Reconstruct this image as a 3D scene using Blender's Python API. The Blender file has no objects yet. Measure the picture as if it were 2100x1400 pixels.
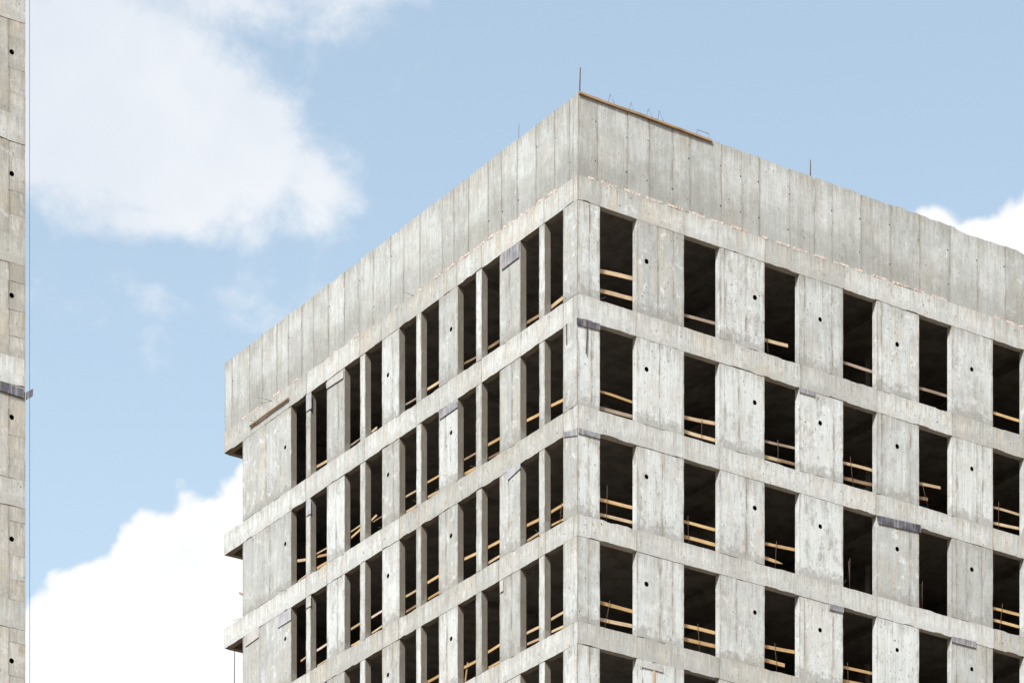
import bpy, bmesh, math, random
from mathutils import Vector, Matrix, noise

rad = math.radians
S = bpy.context.scene
COL = S.collection
rng = random.Random(7)

# ------------------------------------------------------------------ camera
# level view camera with a rising front (the photograph's verticals are parallel)
F, HOR, CX = 7072.0, 3930.0, 1050.0      # focal length, horizon row and centre column in photo pixels
EYE = 1.6
cam = bpy.data.cameras.new('camera')
cam_o = bpy.data.objects.new('camera', cam)
COL.objects.link(cam_o)
cam.sensor_width = 36.0
cam.lens = 36.0 * F / 2100.0
cam.shift_y = (HOR - 700.0) / 2100.0
cam.clip_start = 1.0
cam.clip_end = 20000.0
cam_o.location = (0, 0, EYE)
cam_o.rotation_euler = (rad(90), 0, 0)
S.camera = cam_o

# ------------------------------------------------------------------ light
SUN_AZ, SUN_EL = rad(201.0), rad(43.0)    # clockwise from +Y (the way the camera looks): behind, to the left
SUN_TO = Vector((math.sin(SUN_AZ) * math.cos(SUN_EL), math.cos(SUN_AZ) * math.cos(SUN_EL), math.sin(SUN_EL)))
sun = bpy.data.lights.new('sun', 'SUN')
sun.energy = 2.9
sun.angle = rad(9.0)
sun.color = (1.0, 0.972, 0.935)
sun_o = bpy.data.objects.new('sun', sun)
COL.objects.link(sun_o)
sun_o.location = (-40, -60, 90)
sun_o.rotation_euler = (-SUN_TO).to_track_quat('-Z', 'Y').to_euler()

S.view_settings.view_transform = 'Standard'
S.view_settings.look = 'None'
S.view_settings.gamma = 1.0
S.view_settings.use_curve_mapping = False
S.view_settings.exposure = 1.28
S.render.engine = 'CYCLES'
S.cycles.max_bounces = 4
S.cycles.diffuse_bounces = 3
S.cycles.use_denoising = True

# ------------------------------------------------------------------ node helpers
class NT:
    def __init__(self, tree):
        self.t = tree
        self.n = tree.nodes
        self.l = tree.links

    def new(self, typ, **kw):
        nd = self.n.new(typ)
        for k, v in kw.items():
            setattr(nd, k, v)
        return nd

    def put(self, sock, v):
        if isinstance(v, bpy.types.NodeSocket):
            self.l.new(v, sock)
        elif v is not None:
            sock.default_value = v

    def math(self, op, a, b=None, c=None, clamp=False):
        nd = self.new('ShaderNodeMath', operation=op, use_clamp=clamp)
        for i, v in enumerate((a, b, c)):
            if v is not None:
                self.put(nd.inputs[i], v)
        return nd.outputs[0]

    def vmath(self, op, a, b=None):
        nd = self.new('ShaderNodeVectorMath', operation=op)
        self.put(nd.inputs[0], a)
        if b is not None:
            self.put(nd.inputs[1], b)
        return nd.outputs['Value'] if op in ('LENGTH', 'DOT_PRODUCT') else nd.outputs[0]

    def step(self, v, a, b, lo=0.0, hi=1.0):
        nd = self.new('ShaderNodeMapRange', interpolation_type='SMOOTHSTEP')
        self.put(nd.inputs[0], v)
        for i, q in enumerate((a, b, lo, hi)):
            self.put(nd.inputs[i + 1], q)
        return nd.outputs[0]

    def noise(self, vec, scale, detail=4.0, rough=0.55, dist=0.0):
        nd = self.new('ShaderNodeTexNoise')
        self.put(nd.inputs['Vector'], vec)
        nd.inputs['Scale'].default_value = scale
        nd.inputs['Detail'].default_value = detail
        nd.inputs['Roughness'].default_value = rough
        nd.inputs['Distortion'].default_value = dist
        return nd.outputs[0]

    def mix(self, fac, a, b, mode='MIX'):
        nd = self.new('ShaderNodeMix', data_type='RGBA', blend_type=mode)
        self.put(nd.inputs[0], fac)
        self.put(nd.inputs[6], a)
        self.put(nd.inputs[7], b)
        return nd.outputs[2]

# ------------------------------------------------------------------ sky
def look(x, y):
    """photo pixel -> direction (azimuth, elevation) in degrees"""
    u, v = (x - CX) / F, (HOR - y) / F
    return math.degrees(math.atan(u)), math.degrees(math.atan(v / math.hypot(1, u)))

world = bpy.data.worlds.new('World')
S.world = world
world.use_nodes = True
world.cycles.sampling_method = 'MANUAL'
world.cycles.sample_map_resolution = 512
W = NT(world.node_tree)
W.n.clear()
SKY_STRENGTH = 0.073
sky = W.new('ShaderNodeTexSky', sky_type='NISHITA')
sky.sun_disc = False
sky.sun_elevation = SUN_EL
sky.sun_rotation = SUN_AZ
sky.altitude = 150.0
sky.air_density = 1.0
sky.dust_density = 1.6
sky.ozone_density = 1.2
tc = W.new('ShaderNodeTexCoord')
D = tc.outputs['Generated']
sep = W.new('ShaderNodeSeparateXYZ')
W.l.new(D, sep.inputs[0])
AZ = W.math('MULTIPLY', W.math('ARCTAN2', sep.outputs[0], sep.outputs[1]), 57.29578)
EL = W.math('MULTIPLY', W.math('ARCSINE', sep.outputs[2]), 57.29578)
comb = W.new('ShaderNodeCombineXYZ')
W.l.new(AZ, comb.inputs[0])
W.l.new(EL, comb.inputs[1])
P2 = comb.outputs[0]

n_big = W.noise(D, 26.0, 3.0, 0.5)
n_mid = W.noise(D, 75.0, 5.0, 0.60)
n_wisp = W.noise(W.vmath('MULTIPLY', D, (1.0, 1.0, 1.5)), 34.0, 7.0, 0.60, 0.35)

# the cumulus bank: how high its top stands, by azimuth
pts = [(-900, 1500), (-300, 1420), (40, 1250), (75, 1222), (105, 1200), (160, 1165), (215, 1128), (262, 1080),
       (310, 1050), (370, 1025), (450, 1002), (478, 985), (500, 968), (640, 930), (900, 860), (1300, 700),
       (1700, 500), (1860, 420), (1930, 412), (1985, 430), (2030, 428), (2075, 415), (2105, 400), (2300, 330), (2700, 500)]
A0, A1, E0, E1 = -18.0, 18.0, 10.0, 40.0
crv = W.new('ShaderNodeFloatCurve')
cm = crv.mapping
cp = []
for x, y in pts:
    a, e = look(x, y)
    cp.append(((a - A0) / (A1 - A0), (e - E0) / (E1 - E0)))
c0 = cm.curves[0]
c0.points[0].location = (0.0, cp[0][1])
c0.points[-1].location = (1.0, cp[-1][1])
for q in cp:
    c0.points.new(*q)
for q in c0.points:
    q.handle_type = 'AUTO_CLAMPED'
cm.update()
W.put(crv.inputs['Value'], W.math('DIVIDE', W.math('SUBTRACT', AZ, A0), A1 - A0, clamp=True))
top = W.math('MULTIPLY_ADD', crv.outputs[0], E1 - E0, E0)
n_az = W.noise(D, 3.0, 3.0, 0.5)
far = W.step(W.math('ABSOLUTE', AZ), 14.0, 40.0)
top = W.math('ADD', top, W.math('MULTIPLY', far, W.math('MULTIPLY_ADD', n_az, 40.0, -20.0)))
wob = W.new('ShaderNodeCombineXYZ')
W.put(wob.inputs[0], W.math('MULTIPLY_ADD', n_mid, 0.7, -0.35))
W.put(wob.inputs[1], W.math('MULTIPLY_ADD', n_big, 0.7, -0.35))
P2w = W.vmath('ADD', P2, wob.outputs[0])
def billow(scale, amp):
    vo = W.new('ShaderNodeTexVoronoi', voronoi_dimensions='2D')
    W.put(vo.inputs['Vector'], P2w)
    vo.inputs['Scale'].default_value = scale
    return W.math('MULTIPLY_ADD', vo.outputs['Distance'], -amp, amp * 0.45)
bump1 = W.math('ADD', billow(1.1, 0.36), billow(3.0, 0.20))
bump2 = W.math('ADD', W.math('MULTIPLY_ADD', n_big, 0.4, -0.20), W.math('MULTIPLY_ADD', n_mid, 0.40, -0.20))
h = W.math('ADD', W.math('SUBTRACT', top, EL), W.math('ADD', bump1, bump2))
bank = W.step(W.math('ADD', h, 0.05), -0.05, 0.20)

# the softer cloud high on the left, and thin scraps of it
def puff(x, y, rx, ry, wt):
    a, e = look(x, y)
    ax, ay = look(x + rx, y)[0] - a, e - look(x, y + ry)[1]
    v = W.vmath('MULTIPLY', W.vmath('SUBTRACT', P2, (a, e, 0)), (1 / ax, 1 / ay, 0))
    return W.math('MULTIPLY_ADD', W.vmath('LENGTH', v), -wt, wt)

vals = [puff(150, 190, 470, 300, 1.15), puff(400, 330, 270, 190, 1.0), puff(-250, 150, 500, 330, 1.2),
        puff(480, 300, 170, 160, 0.95), puff(640, 400, 105, 120, 0.42), puff(330, 455, 260, 70, 0.5),
        puff(690, 10, 190, 140, 0.26), puff(450, 10, 330, 110, 0.40), puff(305, 600, 100, 50, 0.15), puff(165, 635, 80, 45, 0.11),
        puff(380, 640, 110, 40, 0.03)]
m = vals[0]
for q in vals[1:]:
    m = W.math('SMOOTH_MAX', m, q, 0.08)
m = W.math('ADD', m, W.math('ADD', W.math('MULTIPLY_ADD', n_wisp, 1.0, -0.50), W.math('MULTIPLY_ADD', n_mid, 0.55, -0.275)))
high = W.step(m, -0.05, 0.44)
# scattered clouds of the same kind round the rest of the sky
out = W.step(W.math('MAXIMUM', W.math('ABSOLUTE', AZ), W.math('MULTIPLY', W.math('ABSOLUTE', W.math('SUBTRACT', EL, 25.0)), 1.4)), 12.0, 26.0)
n_far = W.noise(W.vmath('MULTIPLY', D, (1.0, 1.0, 2.0)), 3.2, 5.0, 0.6)
rest = W.math('MULTIPLY', W.step(n_far, 0.50, 0.64), out)
high = W.math('MAXIMUM', high, rest)

skycol = W.vmath('MULTIPLY', sky.outputs[0], (SKY_STRENGTH,) * 3)
veil = W.mix(W.step(EL, 17.0, 30.0, 0.48, 0.34), skycol, (0.372, 0.460, 0.490, 1))           # thin even haze of the summer sky
grey = W.noise(D, 14.0, 4.0, 0.5)
c_high = W.mix(W.step(grey, 0.35, 0.65), (0.33, 0.35, 0.38, 1), (0.398, 0.404, 0.414, 1))
c1 = W.mix(W.math('MULTIPLY', high, 0.96), veil, c_high)
c2 = W.mix(bank, c1, W.mix(W.step(W.math('ADD', n_big, W.math('MULTIPLY', h, 0.02)), 0.36, 0.60), (0.405, 0.408, 0.414, 1), (0.43, 0.43, 0.43, 1)))
bg = W.new('ShaderNodeBackground')
W.l.new(c2, bg.inputs['Color'])
bg.inputs['Strength'].default_value = 1.0
wo = W.new('ShaderNodeOutputWorld')
W.l.new(bg.outputs[0], wo.inputs['Surface'])

# ------------------------------------------------------------------ materials
def new_mat(name):
    m = bpy.data.materials.new(name)
    m.use_nodes = True
    N = NT(m.node_tree)
    N.n.clear()
    o = N.new('ShaderNodeOutputMaterial')
    b = N.new('ShaderNodeBsdfPrincipled')
    N.l.new(b.outputs[0], o.inputs[0])
    b.inputs['Specular IOR Level'].default_value = 0.25
    return m, N, b

def attr(N, name):
    a = N.new('ShaderNodeAttribute', attribute_name=name)
    return a.outputs['Fac']

def concrete(name, c_lo, c_hi, warm, warm_amt, streak=0.5, blotch=0.5, pit=0.5, seam=0.6, layer=0.0, drip=0.35, foot=0.4, vary=0.55):
    """board-marked raw concrete: pour colour, vertical form marks, leak stains along the form joints"""
    m, N, b = new_mat(name)
    tc = N.new('ShaderNodeTexCoord')
    oi = N.new('ShaderNodeObjectInfo')
    R = oi.outputs['Random']
    off = N.new('ShaderNodeCombineXYZ')
    N.put(off.inputs[0], N.math('MULTIPLY', R, 37.0))
    N.put(off.inputs[1], N.math('MULTIPLY', R, 91.0))
    N.put(off.inputs[2], N.math('MULTIPLY', R, 53.0))
    V = N.vmath('ADD', tc.outputs['Object'], off.outputs[0])
    R2 = N.math('FRACT', N.math('MULTIPLY', R, 17.31))
    R3 = N.math('FRACT', N.math('MULTIPLY', R, 41.77))
    own = N.math('MULTIPLY_ADD', R2, 1.1, 0.35)              # every pour has its own share of stains
    own3 = N.math('MULTIPLY_ADD', R3, 1.1, 0.35)
    cloud = N.noise(V, 1.1, 4.0, 0.6)
    mott = N.noise(V, 6.0, 5.0, 0.74, 0.0)
    strk = N.noise(N.vmath('MULTIPLY', V, (7.0, 7.0, 0.35)), 1.0, 4.0, 0.65)
    grain = N.noise(N.vmath('MULTIPLY', V, (30.0, 30.0, 0.8)), 1.0, 3.0, 0.65)
    t = N.math('ADD', N.math('MULTIPLY', cloud, 0.8), N.math('MULTIPLY', mott, 0.65))
    t = N.math('ADD', t, N.math('MULTIPLY', strk, streak))
    t = N.math('ADD', t, N.math('MULTIPLY_ADD', R, vary, -0.5 * vary))
    mid = (0.8 + 0.65 + streak) * 0.5
    col = N.mix(N.step(t, mid - 0.30, mid + 0.26), c_lo + (1,), c_hi + (1,))
    wv = N.noise(N.vmath('MULTIPLY', V, (2.2, 2.2, 0.7)), 1.0, 4.0, 0.65)
    col = N.mix(N.math('MULTIPLY', N.math('MULTIPLY', N.step(wv, 0.44, 0.66), warm_amt), own3), col, warm + (1,))
    # fine vertical form grain
    g = N.step(grain, 0.32, 0.68, 0.86, 1.06)
    col = N.mix(1.0, col, N.mix(g, (0, 0, 0, 1), (1, 1, 1, 1)), 'MULTIPLY')
    # darker mottled patches where mortar stayed on the face, and pale lime bloom
    lo = N.noise(N.vmath('MULTIPLY', V, (1.8, 1.8, 0.7)), 2.0, 5.0, 0.70)
    col = N.mix(N.math('MULTIPLY', N.math('MULTIPLY', N.step(N.math('ADD', lo, N.math('MULTIPLY_ADD', mott, 0.5, -0.25)), 0.50, 0.70), 0.50 * blotch), own), col, (0.20, 0.195, 0.175, 1))
    hi2 = N.noise(N.vmath('ADD', V, (5.0, 9.0, 3.0)), 2.8, 6.0, 0.70, 0.3)
    col = N.mix(N.math('MULTIPLY', N.math('MULTIPLY', N.step(hi2, 0.55, 0.66), 0.45 * blotch), own3), col, (0.64, 0.655, 0.66, 1))
    ed, up, low = attr(N, 'edge'), attr(N, 'up'), attr(N, 'low')
    # leak stains beside form joints; the same brown covers the L sides
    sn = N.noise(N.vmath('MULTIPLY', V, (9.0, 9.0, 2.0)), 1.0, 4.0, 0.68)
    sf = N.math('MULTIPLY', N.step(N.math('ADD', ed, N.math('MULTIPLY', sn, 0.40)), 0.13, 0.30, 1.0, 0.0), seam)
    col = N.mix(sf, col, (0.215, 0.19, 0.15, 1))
    ln_ = N.math('MULTIPLY', N.step(N.math('ADD', ed, N.math('MULTIPLY', sn, 0.06)), 0.022, 0.045, 1.0, 0.0), seam)
    col = N.mix(ln_, col, (0.10, 0.085, 0.065, 1))
    # runs from the top edge
    if drip > 0:
        dr = N.noise(N.vmath('MULTIPLY', V, (10.0, 10.0, 0.5)), 1.0, 4.0, 0.7)
        df = N.math('MULTIPLY', N.step(N.math('ADD', up, N.math('MULTIPLY', dr, -2.4)), -1.25, -0.85, 1.0, 0.0), drip)
        col = N.mix(df, col, (0.20, 0.18, 0.14, 1))
    # cement splash above the lower joint
    if foot > 0:
        sp = N.noise(N.vmath('ADD', V, (2.0, 2.0, 8.0)), 5.0, 6.0, 0.72, 0.3)
        ff = N.math('MULTIPLY', N.step(N.math('ADD', low, N.math('MULTIPLY', sp, -1.6)), -0.72, -0.42, 1.0, 0.0), foot)
        col = N.mix(ff, col, (0.23, 0.225, 0.205, 1))
    if layer > 0:                                            # the first, greyer pour layer
        ln = N.noise(N.vmath('MULTIPLY', tc.outputs['Object'], (0.6, 0.6, 1.2)), 1.0, 5.0, 0.65)
        lf = N.math('MULTIPLY', N.step(N.math('ADD', low, N.math('MULTIPLY', ln, -2.2)), -0.75, 0.10, 1.0, 0.0), layer)
        col = N.mix(lf, col, (0.19, 0.186, 0.165, 1))
    # specks and blow holes
    spk = N.noise(N.vmath('MULTIPLY', V, (22.0, 22.0, 11.0)), 1.0, 3.0, 0.6)
    pf = N.math('MULTIPLY', N.step(spk, 0.62, 0.68), N.step(mott, 0.40, 0.58))
    col = N.mix(N.math('MULTIPLY', pf, pit), col, (0.085, 0.075, 0.06, 1))
    vo = N.new('ShaderNodeTexVoronoi')
    N.put(vo.inputs['Vector'], N.vmath('MULTIPLY', V, (7.0, 7.0, 6.0)))
    vo.inputs['Scale'].default_value = 1.0
    hole = N.math('MULTIPLY', N.step(vo.outputs['Distance'], 0.06, 0.13, 1.0, 0.0), N.step(vo.outputs['Color'], 0.45, 0.55))
    col = N.mix(N.math('MULTIPLY', hole, 0.75 * pit), col, (0.07, 0.065, 0.055, 1))
    N.put(b.inputs['Base Color'], col)
    b.inputs['Roughness'].default_value = 0.92
    hgt = N.math('ADD', N.math('MULTIPLY', grain, 0.5), N.math('MULTIPLY', mott, 0.8))
    bp = N.new('ShaderNodeBump')
    bp.inputs['Strength'].default_value = 0.5
    bp.inputs['Distance'].default_value = 0.014
    N.put(bp.inputs['Height'], hgt)
    N.l.new(bp.outputs[0], b.inputs['Normal'])
    return m

M = {}
M['pier'] = concrete('pier_concrete', (0.345, 0.36, 0.347), (0.522, 0.554, 0.55), (0.42, 0.385, 0.315), 0.40, 0.6, 1.0, 1.0, 0.75, foot=0.65)
M['beam'] = concrete('beam_concrete', (0.375, 0.385, 0.363), (0.525, 0.55, 0.538), (0.48, 0.43, 0.355), 0.52, 0.45, 0.6, 1.0, 0.45, drip=0.34, foot=0.25)
M['parapet'] = concrete('parapet_concrete', (0.315, 0.328, 0.31), (0.475, 0.50, 0.49), (0.36, 0.34, 0.285), 0.40, 0.6, 0.55, 0.8, 0.6, layer=0.42, drip=0.38, foot=0.0, vary=0.22)
M['tower'] = concrete('tower_concrete', (0.31, 0.305, 0.275), (0.47, 0.468, 0.438), (0.41, 0.365, 0.285), 0.6, 0.6, 0.7, 0.7, 0.55, foot=0.4)

def wood(name, a, b_, rough=0.8):
    m, N, b = new_mat(name)
    tc = N.new('ShaderNodeTexCoord')
    oi = N.new('ShaderNodeObjectInfo')
    off = N.new('ShaderNodeCombineXYZ')
    N.put(off.inputs[0], N.math('MULTIPLY', oi.outputs['Random'], 60.0))
    N.put(off.inputs[2], N.math('MULTIPLY', oi.outputs['Random'], 23.0))
    V = N.vmath('ADD', tc.outputs['Object'], off.outputs[0])
    g = N.noise(N.vmath('MULTIPLY', V, (1.6, 30.0, 30.0)), 1.0, 5.0, 0.6, 0.3)
    bl = N.noise(V, 2.2, 4.0, 0.6)
    t = N.math('ADD', N.math('MULTIPLY', g, 0.6), N.math('ADD', N.math('MULTIPLY', bl, 0.4), N.math('MULTIPLY_ADD', oi.outputs['Random'], 0.2, -0.1)))
    col = N.mix(N.step(t, 0.34, 0.66), a + (1,), b_ + (1,))
    vo = N.new('ShaderNodeTexVoronoi')
    N.put(vo.inputs['Vector'], N.vmath('MULTIPLY', V, (1.5, 7.0, 7.0)))
    kn = N.step(vo.outputs['Distance'], 0.06, 0.14, 1.0, 0.0)
    col = N.mix(N.math('MULTIPLY', kn, 0.7), col, tuple(q * 0.35 for q in a) + (1,))
    N.put(b.inputs['Base Color'], col)
    b.inputs['Roughness'].default_value = rough
    bp = N.new('ShaderNodeBump')
    bp.inputs['Strength'].default_value = 0.3
    bp.inputs['Distance'].default_value = 0.004
    N.put(bp.inputs['Height'], g)
    N.l.new(bp.outputs[0], b.inputs['Normal'])
    return m

WOOD = {'o': wood('fresh_pine', (0.33, 0.215, 0.10), (0.52, 0.36, 0.18)),
        't': wood('tan_pine', (0.34, 0.25, 0.15), (0.52, 0.40, 0.255)),
        'b': wood('brown_board', (0.15, 0.095, 0.055), (0.27, 0.185, 0.11)),
        'r': wood('rain_browned_board', (0.16, 0.105, 0.06), (0.32, 0.225, 0.135)),
        'k': wood('blackened_batten', (0.05, 0.038, 0.03), (0.09, 0.07, 0.055)),
        'g': wood('weathered_board', (0.20, 0.15, 0.11), (0.34, 0.27, 0.21)),
        'p': wood('pale_board', (0.46, 0.36, 0.32), (0.62, 0.55, 0.50))}

def plywood(name, a, b_, wear):
    m, N, b = new_mat(name)
    tc = N.new('ShaderNodeTexCoord')
    oi = N.new('ShaderNodeObjectInfo')
    off = N.new('ShaderNodeCombineXYZ')
    N.put(off.inputs[0], N.math('MULTIPLY', oi.outputs['Random'], 40.0))
    N.put(off.inputs[2], N.math('MULTIPLY', oi.outputs['Random'], 17.0))
    V = N.vmath('ADD', tc.outputs['Object'], off.outputs[0])
    s = N.noise(N.vmath('MULTIPLY', V, (16.0, 16.0, 1.3)), 1.0, 6.0, 0.65)
    c = N.noise(V, 3.0, 5.0, 0.6)
    col = N.mix(N.step(c, 0.35, 0.65), a + (1,), b_ + (1,))
    col = N.mix(N.math('MULTIPLY', N.step(s, 0.48, 0.64), wear), col, (0.44, 0.42, 0.39, 1))
    N.put(b.inputs['Base Color'], col)
    b.inputs['Roughness'].default_value = 0.6
    return m

PLY = {'dark': plywood('dark_film_plywood', (0.045, 0.045, 0.058), (0.11, 0.11, 0.13), 0.32),
       'grey': plywood('grey_film_plywood', (0.15, 0.15, 0.165), (0.25, 0.25, 0.27), 0.6),
       'pale': plywood('pale_film_plywood', (0.28, 0.29, 0.32), (0.38, 0.39, 0.41), 0.7),
       'crust': plywood('cement_crusted_plywood', (0.33, 0.325, 0.31), (0.44, 0.435, 0.42), 0.8)}

def plain(name, a, b_, scale=12.0, rough=0.85, metal=0.0):
    m, N, b = new_mat(name)
    tc = N.new('ShaderNodeTexCoord')
    n = N.noise(tc.outputs['Object'], scale, 5.0, 0.65)
    N.put(b.inputs['Base Color'], N.mix(N.step(n, 0.35, 0.65), a + (1,), b_ + (1,)))
    b.inputs['Roughness'].default_value = rough
    b.inputs['Metallic'].default_value = metal
    return m

M['rebar'] = plain('rusty_rebar', (0.055, 0.035, 0.028), (0.11, 0.07, 0.05), 20.0)
M['wire'] = plain('tie_wire', (0.06, 0.055, 0.05), (0.12, 0.11, 0.10), 20.0)
M['brick'] = plain('broken_brick', (0.30, 0.215, 0.175), (0.58, 0.53, 0.495), 14.0)
M['hole_dark'] = plain('hole_shade_black', (0.012, 0.009, 0.008), (0.022, 0.014, 0.012), 10.0)  # near-black colour carries the shade inside the tie holes
M['steel_wire'] = plain('cable_steel', (0.36, 0.40, 0.45), (0.42, 0.46, 0.50), 3.0, 0.6)
M['earth'] = plain('site_earth', (0.13, 0.085, 0.05), (0.21, 0.142, 0.086), 0.08)
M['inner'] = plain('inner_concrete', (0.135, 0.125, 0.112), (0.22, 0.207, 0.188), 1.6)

# ------------------------------------------------------------------ object helpers
WM = {}                                                      # world matrices, kept here because no depsgraph update runs

def empty(name, mw, label=None, cat=None, group=None):
    o = bpy.data.objects.new(name, None)
    COL.objects.link(o)
    o.empty_display_size = 0.3
    o.matrix_basis = mw
    WM[o.name] = mw
    tag(o, label, cat, group)
    return o

def tag(o, label=None, cat=None, group=None, kind=None):
    for k, v in (('label', label), ('category', cat), ('group', group), ('kind', kind)):
        if v:
            o[k] = v
    return o

def obj(name, me, mat, parent=None, mw=None):
    """link a mesh; mw is a world matrix (default: the parent's own frame)"""
    if mat and not me.materials:
        me.materials.append(mat)
    o = bpy.data.objects.new(name, me)
    COL.objects.link(o)
    if parent is not None:
        o.parent = parent
        pm = WM[parent.name]
        WM[o.name] = mw if mw is not None else pm
        o.matrix_basis = pm.inverted() @ WM[o.name]
    else:
        WM[o.name] = mw if mw is not None else Matrix()
        o.matrix_basis = WM[o.name]
    return o

def finish(bm, name, smooth=False):
    bmesh.ops.recalc_face_normals(bm, faces=bm.faces)
    me = bpy.data.meshes.new(name)
    bm.to_mesh(me)
    bm.free()
    if smooth:
        for p in me.polygons:
            p.use_smooth = True
    return me

def add_box(bm, lo, hi):
    r = bmesh.ops.create_cube(bm, size=1.0)
    for v in r['verts']:
        v.co = Vector([(lo[i] + hi[i]) / 2 + v.co[i] * (hi[i] - lo[i]) for i in range(3)])
    return r['verts']

def box_mesh(name, *boxes):
    bm = bmesh.new()
    for lo, hi in boxes:
        add_box(bm, lo, hi)
    return finish(bm, name)

def n3(*p):
    return noise.noise(Vector(p))

def jag(a, seed, amp):
    """ragged edge: small waviness plus occasional broken steps"""
    w = n3(a * 3.1, seed, 0.3) * 0.45 + n3(a * 9.0, seed, 4.7) * 0.35
    st = n3(a * 1.7, seed * 1.3, 9.1)
    if st > 0.25:
        w += 0.9 * min(1.0, (st - 0.25) * 12)
    return w * amp

_seed = [1.0]
def slab(name, mat, parent, face, a0, a1, z0, z1, front=0.0, thick=0.2, jit=(0, 0, 0, 0), cell=0.12, bump=0.003,
         hole=None, seam=None, bottom=None, smooth=False):
    """a cast piece in a facade plane: front grid with real unevenness, ragged rim, sides and back.
    face 'R' runs along local x, 'L' along local y; depth is measured inwards.
    jit: raggedness of the left, right, bottom and top rims."""
    _seed[0] += 1.37
    sd = _seed[0]
    def lines(p, q, cuts):
        n = max(2, int(round((q - p) / cell)))
        ls = [p + (q - p) * i / n for i in range(n + 1)]
        for c, r in cuts:
            ls = [x for x in ls if not (c - r * 1.7 < x < c + r * 1.7) or x in (p, q)]
            ls += [c - r, c, c + r] if r < 0.03 else [c - r, c + r]
        return sorted(ls)
    ca, cz = [], []
    if hole:
        ca.append((hole[0], hole[2] * 1.5)); cz.append((hole[1], hole[2] * 1.5))
    seams = []
    for q in ([] if seam is None else seam if isinstance(seam, (list, tuple)) else [seam]):
        if (not hole or abs(q - hole[0]) > hole[2] * 1.5 + 0.05) and all(abs(q - u) > 0.08 for u in seams):
            seams.append(q)
            ca.append((q, 0.012))
    la, lz = lines(a0, a1, ca), lines(z0, z1, cz)
    bm = bmesh.new()
    le = bm.verts.layers.float.new('edge')
    lu = bm.verts.layers.float.new('up')
    ll = bm.verts.layers.float.new('low')
    def put(a, z, d, e=None):
        v = bm.verts.new((a, d, z) if face == 'R' else (d, a, z))
        ee = min(a - a0, a1 - a)
        for q in seams:
            ee = min(ee, abs(a - q))
        v[le] = max(0.0, ee) if e is None else e
        v[lu] = max(0.0, z1 - z)
        v[ll] = max(0.0, z - z0)
        return v
    na, nz = len(la), len(lz)
    G = {}
    for i, a in enumerate(la):
        for j, z in enumerate(lz):
            d = front - bump * (n3(a * 1.3, z * 1.3, sd) + 0.5 * n3(a * 4, z * 4, sd))
            if any(abs(a - q) < 1e-6 for q in seams):
                d += 0.010
            aa, zz = a, z
            if i == 0: aa += jag(z, sd + 11, jit[0]); d += abs(n3(z * 5, sd, 1)) * jit[0] * 0.5
            if i == na - 1: aa -= jag(z, sd + 23, jit[1]); d += abs(n3(z * 5, sd, 2)) * jit[1] * 0.5
            if j == 0: zz += jag(a, sd + 37, jit[2])
            if j == nz - 1: zz -= jag(a, sd + 51, jit[3])
            G[i, j] = put(aa, zz, d)
    for i in range(na - 1):
        for j in range(nz - 1):
            q = [G[i, j], G[i + 1, j], G[i + 1, j + 1], G[i, j + 1]]
            if hole and la[i] < hole[0] < la[i + 1] and lz[j] < hole[1] < lz[j + 1]:
                c = []
                for k in range(16):
                    r = hole[2] * (1 + 0.10 * n3(k * 0.9, sd, 3))
                    an = math.pi * k / 8
                    c.append(put(hole[0] + r * math.cos(an), hole[1] + r * math.sin(an), front))
                crn = [q[2], q[3], q[0], q[1]]
                for ci in range(4):
                    for k in range(4 * ci, 4 * ci + 4):
                        bm.faces.new((crn[ci], c[k % 16], c[(k + 1) % 16]))
                    bm.faces.new((crn[ci], c[(4 * ci + 4) % 16], crn[(ci + 1) % 4]))
            else:
                bm.faces.new(q)
    loop = [G[i, 0] for i in range(na)] + [G[na - 1, j] for j in range(1, nz)] + \
           [G[i, nz - 1] for i in range(na - 2, -1, -1)] + [G[0, j] for j in range(nz - 2, 0, -1)]
    idx = [(i, 0) for i in range(na)] + [(na - 1, j) for j in range(1, nz)] + \
          [(i, nz - 1) for i in range(na - 2, -1, -1)] + [(0, j) for j in range(nz - 2, 0, -1)]
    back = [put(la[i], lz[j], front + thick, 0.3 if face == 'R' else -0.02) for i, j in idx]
    rim = []                                                 # own rim for the sides: clear of joint stains on R, browner all over on L
    for v in loop:
        w = bm.verts.new(v.co)
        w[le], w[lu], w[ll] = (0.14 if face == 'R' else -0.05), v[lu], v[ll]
        rim.append(w)
    L = len(loop)
    for k in range(L):
        bm.faces.new((rim[k], rim[(k + 1) % L], back[(k + 1) % L], back[k]))
    bm.faces.new(back)
    me = finish(bm, name, smooth)
    return obj(name, me, mat, parent)

def hole_dark(parent, face, a, z, r, front, depth=0.185):
    """the dark tube of a form-tie hole"""
    bm = bmesh.new()
    A, B = [], []
    for k in range(14):
        an = 2 * math.pi * k / 14
        for lst, d in ((A, front + 0.006), (B, front + depth)):
            p = (a + r * math.cos(an), z + r * math.sin(an))
            lst.append(bm.verts.new((p[0], d, p[1]) if face == 'R' else (d, p[0], p[1])))
    for k in range(14):
        bm.faces.new((A[k], A[(k + 1) % 14], B[(k + 1) % 14], B[k]))
    bm.faces.new(B)
    return obj('hole_dark', finish(bm, 'hole_dark'), M['hole_dark'], parent)

def frame(p, q, up):
    """matrix with x along p->q, z as near to up as it goes, origin in the middle"""
    x = (q - p).normalized()
    y = up.cross(x).normalized()
    z = x.cross(y)
    m = Matrix((x, y, z)).transposed().to_4x4()
    m.translation = (p + q) / 2
    return m

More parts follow.
